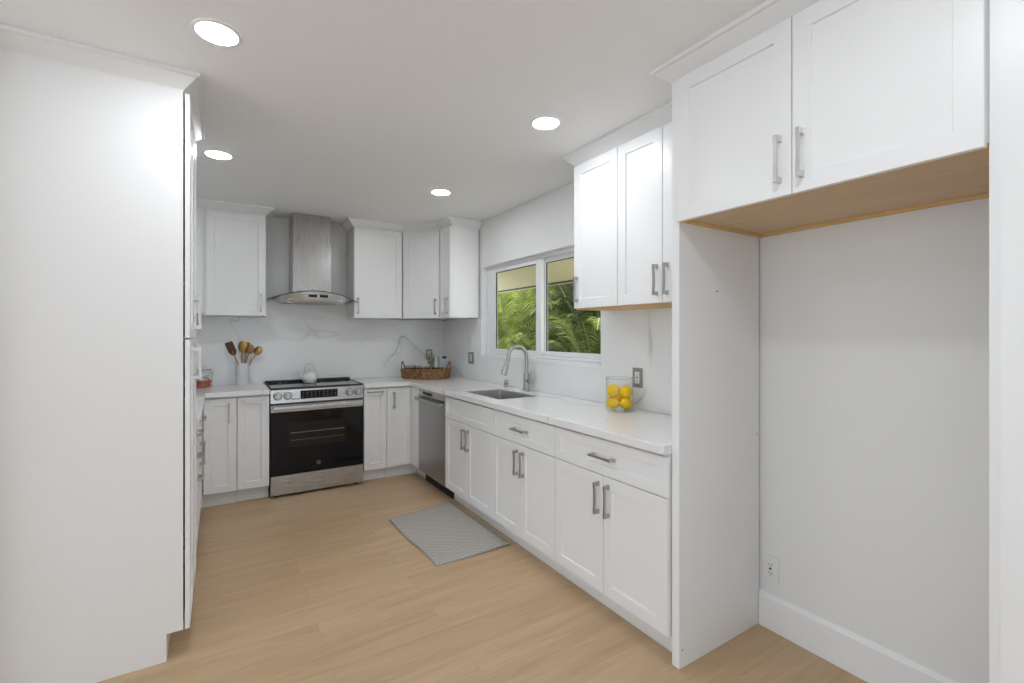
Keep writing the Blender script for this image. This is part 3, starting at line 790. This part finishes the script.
# ------------------------------------------------------------------ kettle
kt = thing('tea_kettle', 'small white teapot-shaped kettle with wire handle at the back of the range', 'kettle', (.706, 4.668, .9168), math.radians(8))
MB().lathe([(0, 0), (.040, 0), (.048, .003), (.061, .025), (.066, .050), (.060, .075), (.046, .094), (.034, .102), (0, .103)], 36).build('body', m_ceramic, kt)
b = MB(); b.lathe([(.034, .1025), (.036, .105), (.026, .112), (.010, .116), (0, .116)], 28)
ld = b.build('lid', m_ceramic, kt)
MB().lathe([(0, .1155), (.005, .1155), (.006, .120), (.010, .126), (.007, .133), (0, .135)], 18).build('lid_knob', m_ceramic, ld)
MB().tube([(-.050, 0, .040), (-.068, 0, .052), (-.078, 0, .072), (-.085, 0, .092), (-.090, 0, .098)], [.019, .016, .011, .008, .0075], 14).build('spout', m_ceramic, kt)
pts = [(-.047, 0, .092), (-.049, 0, .108)] + [(-.049 * math.cos(math.radians(a)), 0, .108 + .070 * math.sin(math.radians(a)) ** .9) for a in range(12, 170, 12)] + [(.049, 0, .108), (.047, 0, .092)]
MB().tube(pts, .0028, 8).build('wire_handle', m_nickel, kt)

# ------------------------------------------------------------------ utensil crock and utensils
ux_, uy_ = .166, 4.790
MBc = MB(); MBc.lathe([(0, 0), (.050, 0), (.053, .003), (.053, .197), (.0515, .200), (.049, .198), (.048, .010), (0, .008)], 36)
ck_ = tag(MBc.build('utensil_crock', m_matte_white), 'tall white ceramic utensil crock on the left counter', 'crock'); ck_.location = (ux_, uy_, CT)
def utensil(name, label, tip, base, head, mh, ms, cat='utensil'):
    o = thing(name, label, cat, (ux_, uy_, CT), 0, 'utensils in the white crock')
    b0, t0 = Vector(base), Vector(tip); d = (t0 - b0).normalized()
    Lh = head[1]
    MB().tube([b0, b0 + d * ((t0 - b0).length - Lh * .7)], .0055, 10).build('handle', ms, o)
    yy = (Vector((.35, 1, 0)) - d * d.dot(Vector((.35, 1, 0)))).normalized(); xx = yy.cross(d)
    q = Matrix.Translation(t0 - d * Lh) @ Matrix((xx, yy, d)).transposed().to_4x4()
    b = MB()
    if head[0] == 'spoon':
        prof = []
        bb_ = bmesh.new(); bmesh.ops.create_uvsphere(bb_, u_segments=20, v_segments=12, radius=1)
        for v in bb_.verts:
            v.co = Vector((v.co.x * head[2], v.co.y * .008 + .006 * (v.co.x ** 2 + v.co.z ** 2), (v.co.z + 1) * Lh / 2))
        b.merge(bb_, q)
    else:
        wd = head[2]
        bb_ = MB(); bb_.prism([(-wd * .45, 0), (wd * .45, 0), (wd, Lh * .25), (wd, Lh * .9), (wd * .8, Lh), (-wd * .8, Lh), (-wd, Lh * .9), (-wd, Lh * .25)], -.003, .003, 'xz', .0012)
        b.merge(bb_.bm, q)
        if head[0] == 'slotted':
            pass
    hd_ = b.build('head', mh, o); return o
utensil('wooden_spatula', 'dark wooden spatula leaning left out of the crock', (-.108, -.012, .388), (.034, .012, .012), ('turner', .125, .033), m_brown, m_olive)
utensil('serving_spoon', 'rounded gold serving spoon, tallest upright in the crock', (.000, -.026, .395), (-.008, .026, .012), ('spoon', .105, .038), m_gold, m_gold)
utensil('wooden_spoon', 'light brown wooden spoon leaning right out of the crock, lower head', (.070, -.014, .365), (-.026, .022, .012), ('spoon', .090, .034), m_olive, m_olive)
utensil('gold_ladle', 'small gold ladle leaning farthest right out of the crock', (.142, -.006, .345), (-.032, -.004, .012), ('spoon', .085, .034), m_gold, m_gold)
utensil('wooden_turner', 'brown wooden turner behind the gold spoon in the crock', (.040, .022, .385), (-.010, -.022, .012), ('turner', .090, .024), m_olive, m_olive)

# ------------------------------------------------------------------ candy jar
jx, jy = -.128, 4.760
cj = thing('candy_jar', 'clear lidded glass candy jar in the left corner beside the pantry', 'jar', (jx, jy, CT))
MB().lathe([(0, .0005), (.066, .0005), (.069, .005), (.069, .120), (.060, .140), (.056, .148), (.052, .148), (.056, .139), (.065, .119), (.065, .008), (0, .006)], 36).build('jar_body', m_glass, cj)
MB().lathe([(.058, .1485), (.060, .152), (.056, .162), (.030, .176), (.010, .180), (0, .180)], 32).build('jar_lid', m_glass, cj)
MB().lathe([(.0565, .1475), (.0615, .1475), (.0615, .1530), (.0565, .1530)], 32).build('lid_ring', m_nickel, cj)
MB().lathe([(0, .1795), (.007, .180), (.008, .186), (.015, .194), (.012, .204), (0, .207)], 20).build('lid_knob', m_glass, cj)
b = MB(); b.tube([(.060, -.012, .150), (.074, -.018, .140), (.076, -.018, .118), (.070, -.014, .105)], .0025, 8); b.build('clasp', m_nickel, cj)
random.seed(11)
for lay, mt, z0, z1, nm, lb in ((0, m_candy_r, .012, .062, 'red_candies', 'red wrapped candies filling the bottom of the glass jar'), (1, m_candy_w, .064, .112, 'white_candies', 'white candies heaped over the red ones in the glass jar')):
    b = MB()
    for k in range(110):
        a = random.uniform(0, 2 * PI); r = .054 * math.sqrt(random.random()); z = random.uniform(z0, z1)
        bb_ = bmesh.new(); bmesh.ops.create_icosphere(bb_, subdivisions=1, radius=.0095)
        b.merge(bb_, Matrix.Translation((r * math.cos(a), r * math.sin(a), z)) @ Matrix.Rotation(random.uniform(0, 3), 4, 'X') @ Matrix.Diagonal((1.3, .9, .8, 1)))
    o = b.build(nm, mt, angle=60); o.location = (jx, jy, CT); tag(o, lb, 'candy', None, 'stuff')

# ------------------------------------------------------------------ lemon jar
lx, ly = 2.018, 1.990
lj = thing('glass_jar', 'round clear glass jar of lemons on the counter by the right outlet', 'jar', (lx, ly, CT))
MB().lathe([(0, .0005), (.076, .0005), (.080, .004), (.080, .197), (.0788, .200), (.0775, .197), (.0772, .010), (0, .009)], 48).build('jar_body', m_glass, lj)
b = MB()
b.lathe([(.0776, .1955), (.0803, .1955), (.0803, .2005), (.0776, .2005)], 48); b.build('jar_rim', clear('rim_glass', (.80, .82, .82), 1.6), lj)
lm = bmesh.new(); bmesh.ops.create_uvsphere(lm, u_segments=28, v_segments=18, radius=.0385)
for v in lm.verts:
    z = v.co.z / .0385
    v.co.z *= 1.02 + .5 * .10 * abs(z) ** 8
    if abs(z) > .93: v.co.z += math.copysign(.0025, z)
mb = MB(); mb.merge(lm); me_lemon = mb.mesh('lemon', m_lemon, angle=60)
fwd = Vector((.7, .7, 0)).normalized(); rt = Vector((.72, -.69, 0)).normalized(); to_cam = -Vector((lx, ly, 0)).normalized(); rt = Vector((-to_cam.y, to_cam.x, 0)) * -1
rt = Vector((ly, -lx, 0)).normalized()
lem = [((-.0380, .004), .0490, (90, 0, 30), 'lemon at the bottom left of the glass jar'), ((.0385, .004), .0490, (90, 0, 100), 'lemon at the bottom right of the glass jar'),
       ((-.0370, .006), .1220, (60, 20, 10), 'largest looking lemon at the upper left in the glass jar'), ((.0380, .004), .1160, (90, 0, 60), 'lemon at the upper right in the glass jar'),
       ((.0, -.038), .0860, (90, 0, 80), 'lemon hidden behind the middle of the glass jar pile')]
for (r_, f_), z, rot, lb in lem:
    p = Vector((lx, ly, CT)) + rt * r_ + to_cam * f_ + Vector((0, 0, z))
    o = link('lemon', me_lemon, None, p); o.rotation_euler = [math.radians(q) for q in rot]; tag(o, lb, 'lemon', 'lemons in the glass jar')

# ------------------------------------------------------------------ wicker tray
tx, ty = 1.808, 4.548
TA = math.radians(-32.2)
tr = thing('wicker_tray', 'oval woven wicker tray with two loop handles in the counter corner', 'tray', (tx, ty, CT), TA)
A, B = .255, .160
def ell(a, k=1.0): return (A * k * math.cos(a), B * k * math.sin(a))
b = MB()
b.prism([ell(2 * PI * k / 48, .96) for k in range(48)], .001, .010, 'xy'); b.build('base', m_wicker_dark, tr)
b = MB(); NW = 96
for lv in range(9):
    z = .007 + lv * .0098; kk = .955 + .045 * lv / 8
    pts = []
    for k in range(NW + 1):
        a = 2 * PI * k / NW; wv = .0030 * (1 if (k + lv) % 2 else -1)
        pts.append((A * kk * math.cos(a) + wv * math.cos(a), B * kk * math.sin(a) + wv * math.sin(a), z))
    b.tube(pts, .0052, 6)
wv_ = b.build('woven_wall', m_wicker, tr, angle=60)
b = MB(); st = 0
for k in range(0, 48):
    a = 2 * PI * k / 48; b.tube([(*ell(a, .955), .004), (*ell(a, 1.0), .090)], .0032, 6)
b.build('upright_stake', m_wicker_dark, tr)
b = MB(); b.tube([(*ell(2 * PI * k / 64, 1.0), .0955) for k in range(65)], .0068, 8); b.build('rim', m_wicker, tr)
for a0 in (math.radians(206), math.radians(-9)):
    pts = []
    for k in range(13):
        t = PI * k / 12; aa = a0 + .20 * math.cos(t); kx = .985
        pts.append((A * kx * math.cos(aa), B * kx * math.sin(aa), .090 + .085 * math.sin(t)))
    b = MB(); b.tube(pts, .0078, 10); b.build('loop_handle', m_wicker, tr)
def tl(x, y, z=.0105):
    c, s = math.cos(TA), math.sin(TA); return (tx + c * x - s * y, ty + s * x + c * y, CT + z)
# tall glass bottle
gb = thing('glass_canister', 'tall clear lidded glass canister standing at the right end of wicker tray', 'canister', tl(.100, .02)); gb.scale = (1, 1, 1.18)
MB().lathe([(0, 0), (.036, 0), (.039, .004), (.039, .150), (.036, .160), (.036, .172), (.033, .172), (.033, .158), (.0355, .148), (.0355, .008), (0, .006)], 32).build('canister_body', m_glass2, gb)
MB().lathe([(.0375, .1725), (.0385, .176), (.0385, .186), (.030, .190), (.010, .193), (.009, .202), (0, .205)], 28).build('stopper', m_glass2, gb)
MB().lathe([(.0335, .1705), (.0385, .1705), (.0385, .1735), (.0335, .1735)], 28).build('seal_ring', m_nickel, gb)
# coffee spoon with black scoop clip beside
sc = thing('measuring_scoop', 'small black scoop with pale handle resting upright behind the glass canister', 'scoop', tl(.180, .03)); sc.scale = (1.1, 1.1, 1.3)
MB().tube([(0, 0, .002), (.004, 0, .07), (.006, 0, .150)], .0045, 8).build('handle', m_satin, sc)
MB().lathe([(0, 0), (.012, .001), (.021, .010), (.024, .018), (.0225, .018), (.019, .011), (0, .003)], 22, (.008, 0, .146)).build('bowl', m_black, sc)
# plant
pp = thing('potted_plant', 'small green leafy sprig in a glass vase on the wicker tray', 'plant', tl(.045, .050)); pp.scale = (1, 1, 1.12)
MB().lathe([(0, 0), (.024, 0), (.028, .004), (.029, .095), (.027, .1), (.0255, .096), (.025, .008), (0, .006)], 28).build('vase', m_glass, pp)
random.seed(5)
lf = MB(); stm = MB()
for k in range(60):
    a = random.uniform(0, 2 * PI); r = random.uniform(.006, .040); z = random.uniform(.110, .205)
    if k % 3 == 0: stm.tube([(0, 0, .02), (r * .3 * math.cos(a), r * .3 * math.sin(a), .10), (r * math.cos(a), r * math.sin(a), z)], .0015, 5)
    bb_ = bmesh.new()
    l, wd = random.uniform(.026, .038), random.uniform(.008, .011)
    v = [bb_.verts.new(q) for q in ((0, 0, 0), (wd, l * .45, .003), (0, l, -.003), (-wd, l * .45, .003), (0, l * .45, -.002))]
    bb_.faces.new((v[0], v[1], v[4])); bb_.faces.new((v[1], v[2], v[4])); bb_.faces.new((v[2], v[3], v[4])); bb_.faces.new((v[3], v[0], v[4]))
    lf.merge(bb_, Matrix.Translation((r * math.cos(a), r * math.sin(a), z)) @ Matrix.Rotation(a - PI / 2, 4, 'Z') @ Matrix.Rotation(random.uniform(-.3, 1.0), 4, 'X') @ Matrix.Rotation(random.uniform(-.6, .6), 4, 'Y'))
lf.build('leaves', m_leaf_sunlit, pp); stm.build('stems', m_stem, pp)
# little tumblers
gt = MB(); gt.lathe([(0, 0), (.020, 0), (.022, .003), (.025, .118), (.0235, .119), (.0205, .006), (0, .005)], 24); me_t = gt.mesh('glass', m_glass2)
gr = MB(); gr.lathe([(.0235, .1120), (.0264, .1120), (.0264, .1210), (.0235, .1210)], 24); me_r = gr.mesh('rim', m_nickel)
for k, (x, y, lb) in enumerate(((-.190, .0, 'small metal-rimmed glass cup nearest the left handle of wicker tray'), (-.135, .045, 'small metal-rimmed glass cup second from left at the back of wicker tray'),
        (-.125, -.045, 'small metal-rimmed glass cup second from left at the front of wicker tray'), (-.070, .0, 'small metal-rimmed glass cup in the middle of wicker tray row'),
        (-.050, -.075, 'small metal-rimmed glass cup at the front beside the sprig of wicker tray'), (.028, -.060, 'small metal-rimmed glass cup in front of the canister in wicker tray'))):
    o = thing('glass_cup', lb, 'cup', tl(x, y), 0, 'glass cups in the wicker tray')
    link('cup_body', me_t, o); link('cup_rim', me_r, o)

# ------------------------------------------------------------------ rug
rc = [(1.047, 3.360), (1.584, 3.440), (1.596, 2.549), (1.083, 2.537)]
o_ = Vector((1.33, 2.97))
b = bmesh.new(); nx, ny = 24, 36; G = []
random.seed(2)
for j in range(ny + 1):
    row = []
    for i in range(nx + 1):
        s, t = i / nx, j / ny
        p = [rc[0][k] * (1 - s) * (1 - t) + rc[1][k] * s * (1 - t) + rc[2][k] * s * t + rc[3][k] * (1 - s) * t for k in (0, 1)]
        e = max(abs(s - .5), abs(t - .5)) * 2
        wv = .006 * math.sin(t * 9 + .8) * (abs(s - .5) * 2) ** 3
        we = .005 * math.sin(s * 7 + 1.3) * (abs(t - .5) * 2) ** 3
        z = .0085 + .003 * math.sin(t * 11 + s * 3) * e ** 4
        row.append(b.verts.new((p[0] - o_.x + wv, p[1] - o_.y + we, z)))
    G.append(row)
for j in range(ny):
    for i in range(nx): b.faces.new((G[j][i], G[j][i + 1], G[j + 1][i + 1], G[j + 1][i]))
bmesh.ops.recalc_face_normals(b, faces=b.faces)
loop = [G[0][i].co.copy() for i in range(nx + 1)] + [G[j][nx].co.copy() for j in range(1, ny + 1)] + [G[ny][i].co.copy() for i in range(nx - 1, -1, -1)] + [G[j][0].co.copy() for j in range(ny - 1, -1, -1)]
rug = thing('kitchen_rug', 'small grey zigzag woven rug on the floor before the sink cabinet', 'rug', (o_.x, o_.y, 0))
mb = MB(); mb.merge(b); ro = mb.build('woven_field', m_rug, rug, angle=80)
sm = ro.modifiers.new('solid', 'SOLIDIFY'); sm.thickness = .007; sm.offset = -1 if ro.data.polygons[0].normal.z > 0 else 1
b = MB(); b.tube([(p.x, p.y, p.z - .0025) for p in loop], .0048, 8, False); b.build('bound_edge', m_rug_edge, rug)

# ------------------------------------------------------------------ downlights
lens = MB(); lens.lathe([(0, -.0035), (.066, -.0035), (.067, -.001), (0, -.0005)], 48); me_lens = lens.mesh('lens', m_lamp)
ring = MB(); ring.lathe([(.0672, -.0005), (.0672, -.0045), (.073, -.0055), (.080, -.0030), (.081, -.0005)], 48); me_ring = ring.mesh('trim_ring', m_trim)
for x, y, lb in ((.78, .40, 'unseen recessed ceiling light above the viewer, added to brighten the refrigerator panel'), (-.015, 1.991, 'round recessed ceiling light nearest, above the pantry'), (1.436, 1.940, 'round recessed ceiling light before the refrigerator cabinet'),  # first light is unseen, added to brighten the refrigerator side panel
                 (-.013, 3.357, 'round recessed ceiling light at the far left past the pantry'), (1.450, 3.335, 'round recessed ceiling light farthest, before the corner cabinets')):
    o = thing('recessed_light', lb, 'ceiling light', (x, y, ZC), 0, 'recessed ceiling lights')
    link('lens', me_lens, o); link('trim_ring', me_ring, o)

# ------------------------------------------------------------------ outside
struct(MB().box(XW + .17, 14, -4, 16, -.35, -.25).build('ground_outside', m_ground))  # garden ground slab, kept pale to bounce daylight up to the soffit
ev = thing('roof_eave', 'tan roof eave overhanging outside the window', 'eave', (XW + .17, 3.5, 0))
b = MB(); b.prism([(.0, 2.20), (.80, 1.945), (.80, 2.02), (.0, 2.275)], -4.2, 8.0, 'xz'); b.build('soffit', m_eave, ev)
b = MB(); b.box(.8005, .830, -4.2, 8.0, 1.930, 2.06); b.build('fascia_board', m_eave_dark, ev)
b = MB(); b.box(.8305, .850, -4.2, 8.0, 1.918, 1.945); b.build('drip_edge', m_eave, ev)

def palm_mesh(seed, nfr, hmin, hmax, spread, nleaf, lw, ll):
    random.seed(seed); b = bmesh.new(); stm = MB()
    for k in range(nfr):
        a = 2 * PI * k / nfr + random.uniform(-.3, .3); h = random.uniform(hmin, hmax); sp = spread * random.uniform(.7, 1.15)
        dx, dy = math.cos(a), math.sin(a)
        pts = []
        n = 14
        for i in range(n + 1):
            t = i / n
            r = sp * (t ** 1.5); z = h * (math.sin(t * PI * .62) / math.sin(PI * .5)) 
            pts.append(Vector((dx * (.06 + r), dy * (.06 + r), z)))
        stm.tube([tuple(p) for p in pts], [.016 * (1 - .75 * i / n) for i in range(n + 1)], 6)
        for i in range(nleaf):
            t = .22 + .78 * i / nleaf; f = t * n; j = min(int(f), n - 1)
            p = pts[j].lerp(pts[j + 1], f - j); d = (pts[j + 1] - pts[j]).normalized()
            sd = d.cross(Vector((0, 0, 1))).normalized()
            L_ = ll * (math.sin(PI * min(1, .18 + t * .85)) * .8 + .25) * random.uniform(.8, 1.15)
            for s in (-1, 1):
                v = (sd * s + d * .75 + Vector((0, 0, random.uniform(.0, .35)))).normalized()
                wv = d.cross(v).cross(v).normalized() * lw
                q1 = p + v * L_ * .45; q2 = p + v * L_ + Vector((0, 0, -.32 * L_))
                vs = [b.verts.new(x) for x in (p - wv * .4, p + wv * .4, q1 + wv, q1 - wv, q2)]
                b.faces.new((vs[0], vs[1], vs[2], vs[3])); b.faces.new((vs[3], vs[2], vs[4]))
    return b, stm
PALM = {}
def palm(label, loc, rz, sc, key, m):
    o = thing('palm', label, 'palm', loc, rz, 'garden palms outside the window')
    o.scale = (sc, sc, sc)
    if (key, m.name) not in PALM:
        b, st_ = palm_mesh(*key); mb = MB(); mb.bm.free(); mb.bm = b
        PALM[(key, m.name)] = (mb.mesh('fronds', m, smooth=False), st_.mesh('frond_stems', m_stem))
    a, c = PALM[(key, m.name)]
    link('fronds', a, o); link('frond_stems', c, o)
    return o
K1 = (1, 20, 1.6, 3.1, 1.15, 44, .013, .46); K2 = (2, 24, 1.2, 2.6, 1.25, 44, .012, .44); K3 = (3, 22, 1.0, 2.0, 1.0, 40, .011, .38)
GZ = -.26
palm('bright yellow-green palm in sunlight seen through left window pane, nearest the glass', (4.0, 6.35, GZ), .3, .92, K1, m_leaf_sunlit)
palm('bright green palm behind the nearest one through the left pane', (4.7, 7.6, GZ), 1.2, 1.1, K1, m_leaf_sunlit)
palm('bright green palm at the left edge of the window view', (3.7, 7.3, GZ), 2.2, .85, K2, m_leaf_sunlit)
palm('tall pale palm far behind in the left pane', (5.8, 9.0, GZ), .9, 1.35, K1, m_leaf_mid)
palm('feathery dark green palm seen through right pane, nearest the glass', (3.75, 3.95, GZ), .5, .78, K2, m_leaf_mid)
palm('dark green palm in shade at the middle of right pane', (4.3, 4.75, GZ), 1.7, .95, K2, m_leaf_shaded)
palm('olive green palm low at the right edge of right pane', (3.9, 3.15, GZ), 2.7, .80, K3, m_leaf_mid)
palm('tall dark palm far behind in the right pane', (5.4, 5.3, GZ), .1, 1.25, K1, m_leaf_shaded)
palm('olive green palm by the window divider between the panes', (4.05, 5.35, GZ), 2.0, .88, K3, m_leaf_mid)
palm('dark palm deep behind right pane, near the fence', (5.5, 3.9, GZ), 1.1, 1.25, K2, m_leaf_shaded)
palm('very dark palm filling the shade behind the right pane', (6.1, 6.2, GZ), .6, 1.4, K2, m_leaf_shaded)
palm('dark palm rising behind the right pane under the eave line', (5.0, 4.2, GZ), 2.4, 1.3, K1, m_leaf_shaded)
fn = thing('garden_fence', 'dark wooden garden fence behind the palms outside', 'fence', (7.2, 6.5, -.25), 0)
for k in range(26):
    MB().box(-.012, .012, -6 + k * .5, -6 + k * .5 + .485, 0, 2.9, .003).build('board', m_fence, fn)
